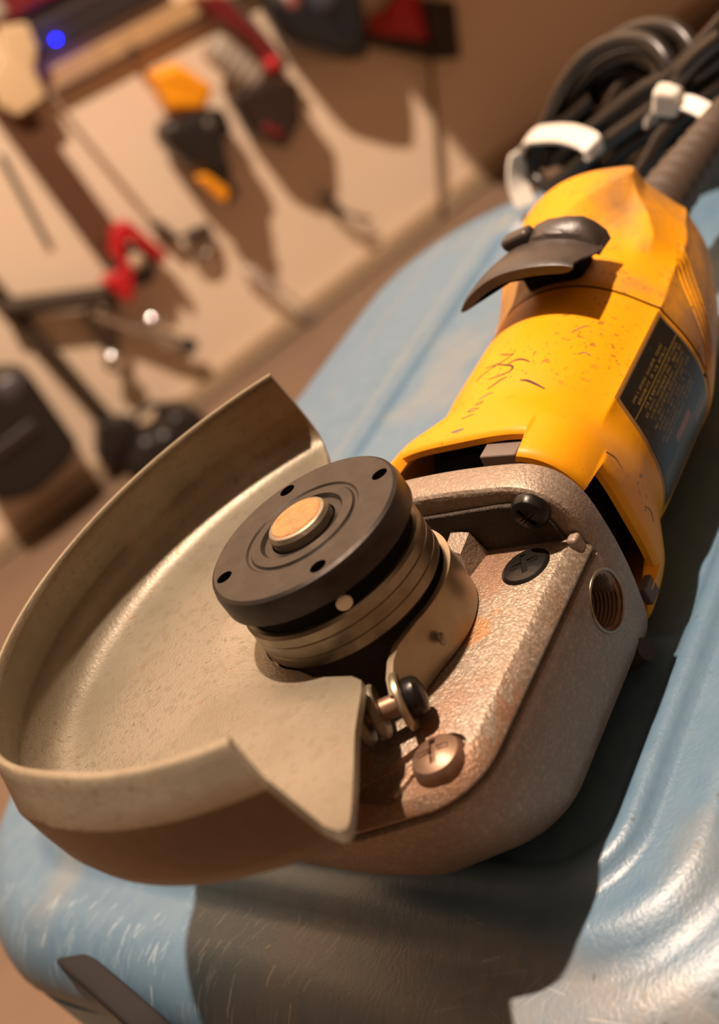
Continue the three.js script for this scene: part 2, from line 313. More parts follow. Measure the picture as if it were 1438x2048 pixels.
// plan outline of the gear head at a given level: straight sides, squared-off rounded nose
function headRing(hx0, nose, back, r, y) {
  const sh = 3, hx = hx0 - sh;
  const out = [], n = 10, arc = (cx, cz, a0, a1, rr) => { for (let k = 0; k <= n; k++) { const a = lerp(a0, a1, k / n) * D2R; out.push([cx + rr * Math.cos(a), y, cz + rr * Math.sin(a)]); } };
  arc(hx - r, nose - r * 1.25, 0, 62, r); out.push([hx * 0.34, y, nose - 0.2], [0, y, nose + 0.6], [-hx * 0.34, y, nose - 0.2]); arc(-hx + r, nose - r * 1.25, 118, 180, r);
  for (let k = 0; k <= 6; k++) out.push([-hx, y, lerp(nose - r * 1.25 - 2, back, (k + 1) / 7)]);
  for (let k = 1; k < 6; k++) out.push([lerp(-hx, hx, k / 6), y, back]);
  for (let k = 0; k <= 6; k++) out.push([hx, y, lerp(back, nose - r * 1.25 - 2, k / 7)]);
  for (const q of out) q[0] += sh;
  return out;
}
{
  let head = loft([headRing(37.6, 45.4, -27, 15, -37.9), headRing(38.6, 46.3, -27, 15.5, -38.6), headRing(38.9, 46.4, -27, 16, -41), headRing(38.6, 43.5, -27, 17, -51), headRing(37.6, 38, -27, 18, -60), headRing(35, 33, -27, 18, -66), headRing(31, 28, -27, 17, -70.5), headRing(25, 21, -26, 14, -74), headRing(22, 18, -26, 12, -74.8)], { crease: 40 });
  const drill = new THREE.CylinderGeometry(6.4, 6.4, 30, 40); drill.rotateZ(Math.PI / 2); drill.translate(41, -46.8, -21.2);
  head = cut(head, drill);
  gp('gear_case', head, M.cast);
  // threaded side-handle socket
  const th = []; for (let k = 0; k <= 26; k++) th.push([6.4 - (k % 2 ? 0.75 : 0), k * 0.5]);
  const sock = lathe([...th, [0, 13]], 40); sock.rotateZ(Math.PI / 2); sock.translate(38.4, -46.8, -21.2);
  gp('handle_socket', sock, M.rustSteel, grinder, 'rusty threaded side handle socket');
  const sr = new THREE.TorusGeometry(6.5, 0.35, 8, 48); sr.rotateY(Math.PI / 2); sr.translate(38.75, -46.8, -21.2); gp('socket_rim', sr, M.steel);
  gp('case_seam', loft([headRing(36.6, 44.2, -26, 14.5, -38), headRing(36.6, 44.2, -26, 14.5, -36.6)]), M.black, grinder, 'dark gap between cover and case');
  let cov = loft([headRing(38.5, 46, -26.5, 15.4, -37.0), headRing(38.6, 46.1, -26.5, 15.5, -36.5), headRing(38.3, 45.8, -26.5, 15.4, -35.9), headRing(35.5, 42.9, -26.2, 14.5, -33.1), headRing(35.0, 42.4, -26, 14.3, -32.9)], { crease: 24 });
  const pocket = (m) => { const g = extrude(roundPoly([[13, 37.5, 3], [20, 33, 5], [25, 26.5, 5], [31, 25.4, 3], [34.4, 27, 2], [34.4, 32, 3], [31.5, 38, 5], [26, 41, 5], [13, 42, 2]].map(([x, z, r]) => [m ? 6 - x : x, z, r])), 6, 0.3); g.rotateX(Math.PI / 2); g.translate(0, -28.4, 0); return g; };
  cov = cut(cov, pocket(0), pocket(1));
  gp('gear_cover', cov, M.cover);
  for (const [a, b] of [[24.5, 30], [-18.5, 30]]) {
    const rib = box(1.6, 2.2, 7, 0.6); rib.rotateY(-0.25 * Math.sign(a)); rib.translate(a - 1, -34.6, b + 6.5); gp('rib', rib, M.cover);
  }
}
function panScrew(x, z, y, r, m, tilt, flat = 1) {
  let h = lathe([[0, 0], [r, 0], [r * 1.0, r * 0.22], [r * 0.86, r * 0.5], [r * 0.55, r * 0.66], [0, r * 0.72]], 40);
  const a = box(r * 1.15, r * 0.5, r * 0.24, 0.1), b = box(r * 0.24, r * 0.5, r * 1.15, 0.1); a.translate(0, r * 0.72, 0); b.translate(0, r * 0.72, 0);
  h = cut(h, a, b); h.scale(1, flat, 1); h.rotateY(0.5); if (tilt) h.rotateX(tilt); h.translate(x, y, z);
  return gp('screw', h, m);
}
panScrew(27.6, -18.4, -33.3, 5.5, M.blackOxide, 0, 0.36); panScrew(-21.6, -18.4, -33.3, 5.5, M.blackOxide, 0, 0.36);
panScrew(29.6, 31.5, -34.4, 5.4, M.rustSteel); panScrew(-23.6, 31.5, -34.4, 5.4, M.rustSteel);
// rear flange of the gear head with its two visible screws
{
  const fl = roundPoly([[-25.8, -19.4, 15], [6, -16.6, 30], [37.8, -19.4, 15], [38.9, -46, 24], [35.2, -67, 8], [28, -74.9, 6], [-16, -74.9, 6], [-23, -67, 8], [-26.8, -46, 24]], 9);
  const g = extrude(fl, 9, 1.6); g.translate(0, 0, -35.5);
  gp('gear_flange', g, M.cast);
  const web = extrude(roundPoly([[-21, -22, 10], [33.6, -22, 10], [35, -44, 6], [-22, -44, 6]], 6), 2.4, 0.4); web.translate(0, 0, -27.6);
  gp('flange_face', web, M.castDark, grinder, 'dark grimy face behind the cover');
  for (const [x, y] of [[31.0, -24.0], [-18, -24.0]]) panScrew(x, -25.6, y, 4.2, M.blackOxide, Math.PI / 2);
  const lug = box(2.6, 4, 3, 0.8); lug.translate(36.6, -34, -25); gp('lug', lug, M.cast);
  // spindle lock tooth standing on the cover
  const q = loft([[[8.5, -33, -25.5], [15.5, -33, -24.5], [14, -33, -17], [7.5, -33, -18.5]], [[9.2, -26.2, -25], [14.2, -26.6, -24.2], [13.2, -28.2, -19.5], [8.8, -27.6, -20.8]]], { crease: 20 });
  gp('lock_tooth', q, M.cast);
  const btn = new THREE.CylinderGeometry(2.6, 3.2, 7, 28); btn.rotateZ(-1.2); btn.translate(33, -68.5, -27); gp('lock_button', btn, M.castDark);
}
// spindle stack
{
  const hub = lathe([[0, -36], [20.6, -36], [20.6, -31], [18, -30], [17.5, -19], [0, -19]]); gp('neck', hub, M.castDark);
  let fl = lathe([[0, -19.6], [17.5, -19.6], [20.2, -19.4], [20.9, -18.6], [20.9, -16.4], [20.6, -16.2], [20.9, -16], [20.9, -13.4], [20.6, -13.2], [20.9, -13], [20.9, -11], [20.3, -10.4], [17.5, -10.2], [0, -10.2]]);
  gp('backing_flange', fl, M.steel);
  gp('groove', lathe([[0, -10.3], [19.4, -10.3], [19.4, -6.1], [0, -6.1]]), M.black);
  let nut = lathe([[7.4, -6.4], [21.3, -6.4], [22, -5.8], [22, -2.0], [21.6, -0.5], [20.9, 0], [13.2, 0], [12.8, -0.35], [12.2, -0.35], [11.8, 0.1], [9.6, 0.25], [9.0, -0.6], [7.4, -0.7], [7.4, -6.4]], 128);
  const holes = [46.4, 136.4, 226.4, 316.4].map((a) => { const c = new THREE.CylinderGeometry(1.75, 1.75, 9, 24); c.translate(18.5 * Math.cos(a * D2R), 0, 18.5 * Math.sin(a * D2R)); return c; });
  nut = cut(nut, ...holes);
  gp('clamp_nut', nut, M.blued, grinder, 'dark round clamp nut with four pin holes');
  const sp = gp('spindle', lathe([[0, -10], [7.0, -10], [7.0, 1.2], [6.4, 2.0], [5.9, 2.2], [0, 2.2]], 48), M.steel, grinder, 'bright round spindle end');
  gp('rust_patch', lathe([[0, 2.15], [5.7, 2.15], [5.5, 2.4], [2, 2.5], [0, 2.45]], 40), M.rust, sp, 'orange rust on the spindle end');
  const dot = new THREE.SphereGeometry(1.7, 20, 14); dot.scale(1, 0.95, 0.4); dot.rotateY(45 * D2R); dot.translate(20.6 * Math.cos(46 * D2R), -8.4, 20.6 * Math.sin(46 * D2R));
  gp('paint_dot', dot, M.paint, grinder, 'pale paint dot on the nut edge');
}
// wheel guard: a half dish swept round the spindle
const table = (z, t) => { const up = t.at(-1)[0] > t[0][0]; for (let i = 1; i < t.length; i++) if (up ? z <= t[i][0] : z >= t[i][0]) return lerp(t[i - 1][1], t[i][1], clamp((z - t[i - 1][0]) / (t[i][0] - t[i - 1][0]))); return t.at(-1)[1]; };
const pol = (a, r, y) => [r * Math.cos(a), y, r * Math.sin(a)];
{
  const guard = new THREE.Group(); guard.name = 'wheel_guard'; grinder.add(guard); guard.userData.label = 'grey stained half-round metal wheel guard';
  const inner = [[21.2, -18.9], [24, -18.6], [27, -17.9], [30, -17.2], [33, -17], [36, -17], [46, -17], [56, -17], [63, -17], [67, -16.9], [69.5, -16.2], [71.4, -14.6], [72.6, -12.4], [73.0, -10], [73.2, -7.2], [73.3, -6.4], [73.35, -5.4], [73.4, -2], [73.4, 1], [73.4, 2.9]];
  const outer = [[21.2, -20.6], [24, -20.3], [27, -19.7], [30, -19], [33, -18.8], [36, -18.8], [46, -18.8], [56, -18.8], [63, -18.8], [68, -18.7], [71, -17.6], [73.4, -15.4], [74.5, -12.6], [75, -10], [75.2, -7.2], [75.3, -6.4], [75.3, -5.4], [75.2, -2], [75.2, 1], [75.2, 2.9]];
  const top = [[73.9, 3.5], [74.8, 3.5]];
  const loop = [...inner, ...top, ...outer.slice().reverse()], N = 120, rings = [];
  const startAz = (r, y) => r < 40 ? table(r, [[21, 96], [24, 80], [27, 65], [30, 57.5], [33, 54], [36, 54.6], [40, 57]]) : r < 68 ? 57 + (r - 40) * 0.07 : 59 + 5 * clamp((y + 16) / 19);
  const endAz = (r, y) => r < 66 ? 234.4 : 234 - 1.2 * clamp((y + 16) / 19);
  for (let i = 0; i <= N; i++) {
    rings.push(loop.map(([r, y]) => {
      const a = lerp(startAz(r, y), endAz(r, y), i / N), w = smooth(132, 92, a), up = w * (y < -6.4 ? 8 * smooth(-14, -6.4, y) : lerp(8, 4.8, clamp((y + 6.4) / 9.9)));
      const t = clamp((y + 6.4) / 9.9); return pol(a * D2R, r - (w * 3.4 + 1.8) * t, y + up + 1.6 * t * (1 - w));
    }));
  }
  // shell with matched strips for its two cut ends
  const n = loop.length, pos = [], idx = [];
  for (const r of rings) for (const q of r) pos.push(...q);
  for (let i = 0; i < N; i++) for (let j = 0; j < n; j++) { const a = i * n + j, b = i * n + (j + 1) % n, c = a + n, d = b + n; idx.push(a, c, b, b, c, d); }
  for (const [i, f] of [[0, 0], [N, 1]]) for (let j = 0; j < n / 2 - 1; j++) { const a = i * n + j, b = a + 1, c = i * n + n - 1 - j, d = c - 1; f ? idx.push(a, c, b, b, c, d) : idx.push(a, b, c, b, d, c); }
  let g = new THREE.BufferGeometry(); g.setAttribute('position', new THREE.Float32BufferAttribute(pos, 3)); g.setIndex(idx);
  g = mm(soften(g, 40), UP);
  const p = g.attributes.position, col = new Float32Array(p.count * 3);
  for (let i = 0; i < p.count; i++) {              // rust and grime that the metal itself carries
    const x = p.getX(i) * 1000, y = p.getY(i) * 1000 - UP, z = p.getZ(i) * 1000, r = Math.hypot(x, z), az = ((Math.atan2(z, x) / D2R) + 360) % 360;
    const w0 = smooth(132, 92, az), nz = fbm((az / 90) % 1, ((y + 40) / 60) % 1, 7, 140, 4);
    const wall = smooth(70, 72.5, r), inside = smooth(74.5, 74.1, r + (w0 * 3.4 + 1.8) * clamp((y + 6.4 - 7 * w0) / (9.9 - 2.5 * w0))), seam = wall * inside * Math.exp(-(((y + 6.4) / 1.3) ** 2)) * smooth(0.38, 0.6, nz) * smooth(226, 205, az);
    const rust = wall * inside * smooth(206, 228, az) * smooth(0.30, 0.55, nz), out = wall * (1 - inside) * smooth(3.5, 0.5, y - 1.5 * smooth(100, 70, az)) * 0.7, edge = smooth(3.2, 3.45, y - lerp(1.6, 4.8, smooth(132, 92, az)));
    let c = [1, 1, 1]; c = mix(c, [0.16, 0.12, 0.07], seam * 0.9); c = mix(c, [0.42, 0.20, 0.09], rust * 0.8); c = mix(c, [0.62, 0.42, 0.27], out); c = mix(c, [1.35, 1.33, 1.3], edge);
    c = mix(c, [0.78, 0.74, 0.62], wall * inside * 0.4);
    col.set(c, i * 3);
  }
  g.setAttribute('color', new THREE.BufferAttribute(col, 3));
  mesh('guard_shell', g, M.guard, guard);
  // clamp collar round the neck with its curled ear
  const T = 1.5, sec = (a, r, y0, y1) => [pol(a * D2R, r, y0), pol(a * D2R, r, y1), pol(a * D2R, r + T, y1), pol(a * D2R, r + T, y0)];
  const br = []; for (let a = 402; a >= 120; a -= 4) br.push(sec(a - 360 + 0, 20.6, -32.2, -20.6));
  const end = [[14.9, 17.2], [15.2, 20.2], [16.4, 22.4], [18.8, 23.6]];
  const path = [];
  for (let a = 30; a >= -240; a -= 4) path.push([21.3 * Math.cos(a * D2R), 21.3 * Math.sin(a * D2R)]);
  const lead = [[20.8, 24], [19.6, 21.4], [18.7, 18], [18.4, 14.4]].map(([x, z]) => [x, z]);
  const full = [...lead, ...path.slice(2)], ringsB = [];
  for (let i = 0; i < full.length; i++) {
    const a = full[Math.max(0, i - 1)], b = full[Math.min(full.length - 1, i + 1)], tx = b[0] - a[0], tz = b[1] - a[1], l = Math.hypot(tx, tz), nx = tz / l * T / 2, nz = -tx / l * T / 2;
    const drop = i < 3 ? [3.2, 1.6, 0.5][i] : 0;
    const y0 = -32.4 + drop * 0.4, y1 = -20.8 - drop;
    ringsB.push([[full[i][0] - nx, y0, full[i][1] - nz], [full[i][0] - nx, y1, full[i][1] - nz], [full[i][0] + nx, y1, full[i][1] + nz], [full[i][0] + nx, y0, full[i][1] + nz]]);
  }
  const band = mesh('clamp_band', mm(loft(ringsB, { crease: 30 }), UP), M.band, guard, 'springy steel clamp band round the neck');
  const riv = new THREE.SphereGeometry(1.1, 16, 10); riv.scale(0.5, 1.3, 1); riv.translate(22.1, -27, 7); mesh('rivet', mm(riv, UP), M.steel, band);
  const ax = V(0.80, -0.12, -0.58).normalize(), at = (g, d) => { g.applyQuaternion(new THREE.Quaternion().setFromUnitVectors(V(0, 1, 0), ax)); g.translate(20.4 + ax.x * d, -26.8 + ax.y * d, 23.4 + ax.z * d); return g; };
  const disc = (r, t) => lathe([[0, 0], [r - 0.4, 0], [r, 0.4], [r, t - 0.4], [r - 0.4, t], [0, t]], 36);
  const plain2 = M.guard.clone(); plain2.vertexColors = false;
  mesh('clamp_ear', mm(at(disc(5.8, 1.5), 0), UP), M.band, guard, 'curled ear of the clamp band');
  for (const d of [-5.4, -8.6]) mesh('clamp_ear', mm(at(disc(5.4, 1.7), d), UP), plain2, guard);
  mesh('clamp_bolt', mm(at(lathe([[0, 0], [3.9, 0], [4.1, 0.5], [4.0, 2.0], [3.3, 3.0], [1.8, 3.5], [0, 3.6]], 36), 1.6), UP), M.blackOxide, guard, 'dark domed clamp bolt head');
  mesh('bolt_shank', mm(at(new THREE.CylinderGeometry(2.1, 2.1, 12, 20), -4), UP), M.rustSteel, guard);
}

// ---------------------------------------------------------------- yellow motor housing
const XC = 6.5, YC = -46;
const wrap = (a) => ((a + 540) % 360) - 180;
const BEND = [[-108, 0], [-125, -4], [-145, -9], [-157, -14], [-170, -17], [-184, -19.5]];   // the rear cover leans to the left
const xc = (z) => XC + (table(z - 3, BEND) + table(z, BEND) + table(z + 3, BEND)) / 3;
function squareR(phi) {                            // mounting end: rounded square
  const c = Math.abs(Math.cos(phi * D2R)), s = Math.abs(Math.sin(phi * D2R));
  return Math.pow(Math.pow(c / 30.6, 3.5) + Math.pow(s / 29.2, 3.5), -1 / 3.5);
}
function bodyR(phi, z) {
  const turn = 10 * smooth(-105, -160, z), edges = 1.3 * Math.exp(-Math.abs(wrap(phi - 32 + turn)) / 6) + 1.3 * Math.exp(-Math.abs(wrap(phi - 148 - turn)) / 6);
  let r = 28.7 + edges * smooth(-56, -70, z);
  r = lerp(r, squareR(phi), Math.pow(smooth(-68, -47, z), 1.3));
  r -= 0.7 * Math.exp(-(((z + 64) / 5) ** 2));
  if (z < -104) {
    r += 0.45 * smooth(-104, -107, z);
    const ph = lerp(43, 55, clamp((z + 133) / -27)), up = smooth(-124, -136, z), d = Math.abs(wrap(phi - ph));
    r += up * 3.0 * Math.exp(-d / 13);                                   // long ridge on the right shoulder
    const line = -161 + clamp(phi - 54, 0, 60) * 0.62, u = z - line, side = smooth(46, 58, phi) * smooth(160, 120, phi);
    r += side * (u > 0 ? 3.4 * clamp(1 - u / 15) : 3.4 - 0.05 * -u);      // hump whose crease runs forward from the ridge
    r -= side * 1.6 * smooth(-118, -134, z) * clamp(u / 10) * smooth(130, 100, phi);
    r *= 1 - 0.82 * Math.pow(smooth(-160, -189, z), 1.6);
    for (let q = 0; q < 4; q++) { const e = z + 137 - q * 3.8 - (27 - phi) * 0.56; r -= 0.8 * Math.exp(-((e / 0.8) ** 2)) * smooth(29, 27, phi) * smooth(-14, -8, phi); }
  }
  return r;
}
const bodyP = (phi, z, d = 0) => { const r = bodyR(phi, z) + d; return [xc(z) + r * Math.cos(phi * D2R), YC + r * Math.sin(phi * D2R), z]; };
const tab = (phi) => { let t = 0; for (const c of [42, 138, 222, 318]) t = Math.max(t, smooth(15.5, 14.3, Math.abs(wrap(phi - c)))); return t; };
function shell(zs, front, thick, phiN = 360) {
  const rings = [], uvs = [];
  const line = [...zs.map((z) => [z, 0])];
  if (front) { line.push([-46, -0.4], [-45.5, -1.0], [-45.5, -thick], [-47.5, -thick], [-60, -thick]); }
  for (const [z, d] of line) {
    const ring = [], u = [];
    for (let k = 0; k <= phiN; k++) {
      const phi = -180 + 360 * k / phiN; let zz = z;
      if (front && z > -53) zz = z + 7.4 * tab(phi) * smooth(-53, -46, z);
      const q = bodyP(phi, z, d); ring.push([q[0], q[1], zz]); u.push([phi * D2R * 0.034, z * 0.001]);
    }
    rings.push(ring); uvs.push(u);
  }
  const n = phiN + 1, pos = [], uv = [], idx = [];
  rings.forEach((r, i) => r.forEach((q, j) => { pos.push(...q); uv.push(...uvs[i][j]); }));
  for (let i = 0; i < rings.length - 1; i++) for (let j = 0; j < phiN; j++) { const a = i * n + j, b = a + 1, c = a + n, d = c + 1; idx.push(a, b, c, b, d, c); }
  if (!front) { const k = pos.length / 3, last = 0, c = rings[last].reduce((s, q) => [s[0] + q[0] / n, s[1] + q[1] / n, s[2] + q[2] / n], [0, 0, 0]); pos.push(...c); uv.push(0, 0); for (let j = 0; j < phiN; j++) idx.push(last * n + j + 1, last * n + j, k); }
  const g = new THREE.BufferGeometry(); g.setAttribute('position', new THREE.Float32BufferAttribute(pos, 3)); g.setAttribute('uv', new THREE.Float32BufferAttribute(uv, 2)); g.setIndex(idx);
  return toCreasedNormals(g, 38 * D2R);
}
const range = (a, b, n) => [...Array(n + 1)].map((_, i) => lerp(a, b, i / n));
const housing = mesh('motor_housing', mm(shell([-104.6, ...range(-104.4, -72, 22), ...range(-71, -47, 40)], true, 2.6, 480), UP, true), M.yellow, grinder, 'yellow plastic motor housing');
const rear = mesh('rear_cover', mm(shell([...range(-184, -150, 60), ...range(-149.5, -105.2, 100)], false, 0, 360), UP, true), M.yellowDirty, grinder, 'grimy yellow rear cover with side vents');
{
  const seam = lathe([[0, -0.7], [28.4, -0.7], [28.4, 0.7], [0, 0.7]], 64); seam.rotateX(Math.PI / 2); seam.translate(XC, YC, -104.9); gp('housing_seam', seam, M.black);
  const core = lathe([[0, 0], [24, 0], [24, 18], [0, 18]], 64); core.rotateX(-Math.PI / 2); core.translate(XC, YC, -46); gp('fan_baffle', core, M.black, grinder, 'black fan baffle inside the housing');
  const bl = box(9, 3, 5, 0.5); bl.rotateZ(-0.12); bl.translate(17.5, -21.5, -43.5); gp('baffle_block', bl, plain(0.16, 0.12, 0.10, 0.6));
  const bl2 = box(2, 5, 5, 0.5); bl2.translate(35, -62, -40); gp('baffle_block', bl2, plain(0.10, 0.06, 0.05, 0.6));
}
// patches and strokes that follow the housing surface
function patch(phi0, phi1, z0, z1, d, edge, nu = 30, nv = 40) {
  const pos = [], uv = [], idx = [];
  for (let i = 0; i <= nu; i++) for (let j = 0; j <= nv; j++) {
    const phi = lerp(phi0, phi1, i / nu), zf = edge(phi), z = lerp(z0, Math.min(z1, zf), j / nv), q = bodyP(phi, z, d);
    pos.push(...q); uv.push(i / nu, clamp((z - z0) / (z1 - z0)));
  }
  for (let i = 0; i < nu; i++) for (let j = 0; j < nv; j++) { const a = i * (nv + 1) + j, b = a + nv + 1; idx.push(a, a + 1, b, b, a + 1, b + 1); }
  const g = new THREE.BufferGeometry(); g.setAttribute('position', new THREE.Float32BufferAttribute(pos, 3)); g.setAttribute('uv', new THREE.Float32BufferAttribute(uv, 2)); g.setIndex(idx); g.computeVertexNormals();
  return g;
}
{
  const edge = (phi) => phi > 20 ? -69.5 - (phi - 20) * 0.12 : -69.5 + Math.min(1.5, (20 - phi) * 0.08);
  mesh('label_border', mm(patch(32.3, -34, -103.6, -66, 0.06, (p) => edge(p) + 1.1), UP, true), plain(0.30, 0.16, 0.05, 0.5), housing);
  mesh('rating_label', mm(patch(30.2, -32, -102.6, -66, 0.2, edge), UP, true), M.label, housing, 'black rating label with worn yellow small print');
  const stroke = (pts, w, m = M.ink) => {          // ribbon on the surface through (phi, z) points
    const c = new THREE.CatmullRomCurve3(pts.map(([a, z]) => V(a * 0.5, z, 0)), false, 'centripetal'), n = pts.length * 6, rings = [];
    for (let i = 0; i <= n; i++) {
      const p = c.getPoint(i / n), t = c.getTangent(i / n), ww = w * (0.45 + 0.55 * Math.sin(Math.PI * clamp(i / n, 0.06, 0.94)));
      rings.push([[-1, -0.05], [-0.6, 0.1], [0.6, 0.1], [1, -0.05]].map(([s, d]) => bodyP((p.x - t.y * s * ww / 2) / 0.5, p.y + t.x * s * ww / 2, d)));
    }
    return mesh('marking', mm(loft(rings, { crease: 60 }), UP), m, housing);
  };
  stroke([[97.1, -79.5], [91.8, -78.3], [87.4, -77.8]], 0.6); stroke([[87.4, -77.8], [90, -76.3], [93.7, -74.9], [98, -73.9], [104.8, -71.1]], 0.5);
  stroke([[75.8, -73.8], [78.9, -74.7], [82.4, -75.1], [84.9, -74.7], [87.4, -73.7]], 0.85); stroke([[101.9, -75.3], [97.2, -75.1], [92.9, -74.5], [88.1, -73.5], [84.5, -72.8], [83.2, -71.9], [83.7, -70.8], [87.9, -69.8], [94.9, -69.3]], 0.7);
  stroke([[83.8, -68.8], [87.1, -67.9], [89.5, -66.8], [92.5, -65.6]], 0.6); stroke([[75.7, -67.3], [73, -67.4], [68.8, -66.7], [62.4, -65.4]], 0.9);
  stroke([[89.1, -54.8], [90.8, -54.4], [95.2, -53.9]], 0.45, M.worn); stroke([[89, -57.1], [92.9, -57.6], [94.1, -56.5], [91, -56.5], [89, -57.1]], 0.5, M.worn);
  stroke([[89.3, -60.2], [92.1, -60], [92.8, -59.1], [90, -59.2], [89.3, -60.2]], 0.4, M.worn); stroke([[87.6, -63.7], [90.4, -63.4], [92.5, -62.3], [93.9, -61.9]], 0.8, M.worn);
  stroke([[89.5, -49.2], [92.5, -48.9], [95.6, -48.8]], 1.5, M.worn);
  stroke([[64, -86], [61, -88.6], [58, -90]], 0.5, M.worn); stroke([[56, -79], [53.5, -80.2], [50, -79.8]], 0.5, M.worn); stroke([[27, -51], [22, -52.5], [17, -52]], 0.5, M.worn); stroke([[-4, -52], [-9, -53.4], [-13, -52.2]], 0.5, M.worn);
}
// switch paddle: a curved lever standing clear of the housing
{
  const rows = [[-94.6, -4.5, 3.1, 5.6], [-96, -3.9, 3.2, 5.8], [-100, -3.9, 4.6, 6], [-104, -4.2, 6.2, 6.2], [-108, -4.9, 7.4, 6.4], [-112, -5.6, 8.2, 6.6], [-115, -6.2, 8.8, 6.8], [-117, -6.8, 8.8, 7]], n = 22;
  const half = (z, side) => (side > 0 ? lerp(17, 16, smooth(-100, -117, z)) - 2.6 * smooth(-113, -117, z) : lerp(17.6, 13, smooth(-97, -112, z)));
  const top = (x, row) => { const t = (x - 5.5) / 17; return row[1] - (t > 0 ? row[2] : row[3]) * t * t; };
  const rings = rows.map((row) => {
    const up = [], dn = [], x0 = 5.5 - half(row[0], -1), x1 = 5.5 + half(row[0], 1);
    for (let k = 0; k <= n; k++) {
      const t = k / n, x = lerp(x0, x1, t), e = Math.sqrt(Math.min(1, 9 * Math.min(t, 1 - t))), y = top(x, row), hollow = 0.9 * Math.exp(-(((x - 9) / 8) ** 2)) * smooth(-100, -107, row[0]) * smooth(-117, -110, row[0]);
      up.push([x, y - hollow - 0.5 * (1 - e), row[0]]); dn.unshift([x, y - 2.5 * (0.4 + 0.6 * e), row[0]]);
    }
    return [...up, ...dn];
  });
  gp('switch_paddle', loft(rings, { crease: 34 }), M.blackPlastic, grinder, 'black curved switch paddle on top of the housing');
  const lip = loft([[2, 0.2], [5, 1.6], [9, 2.4], [14, 3.4], [18, 4.6], [20, 4.2], [21, 2.2]].map(([x, h]) => { const y = top(x, rows[6]); return [[x, y - 1, -110], [x, y + h * 0.55, -111.5], [x, y + h, -114.5], [x, y + h, -117], [x, y + h * 0.5, -118.6], [x, y - 1.5, -118.6]]; }), { crease: 40 });
  gp('thumb_ridge', lip, M.blackPlastic);
  const knob = box(9, 3.6, 5, 1.5); knob.rotateZ(0.12); knob.translate(0.6, -5.2, -113.5); gp('lock_off_tab', knob, M.blackPlastic);
  const stem = box(16, 12, 12, 2.5); stem.translate(7, -13.5, -113); gp('switch_stem', stem, M.black);
}
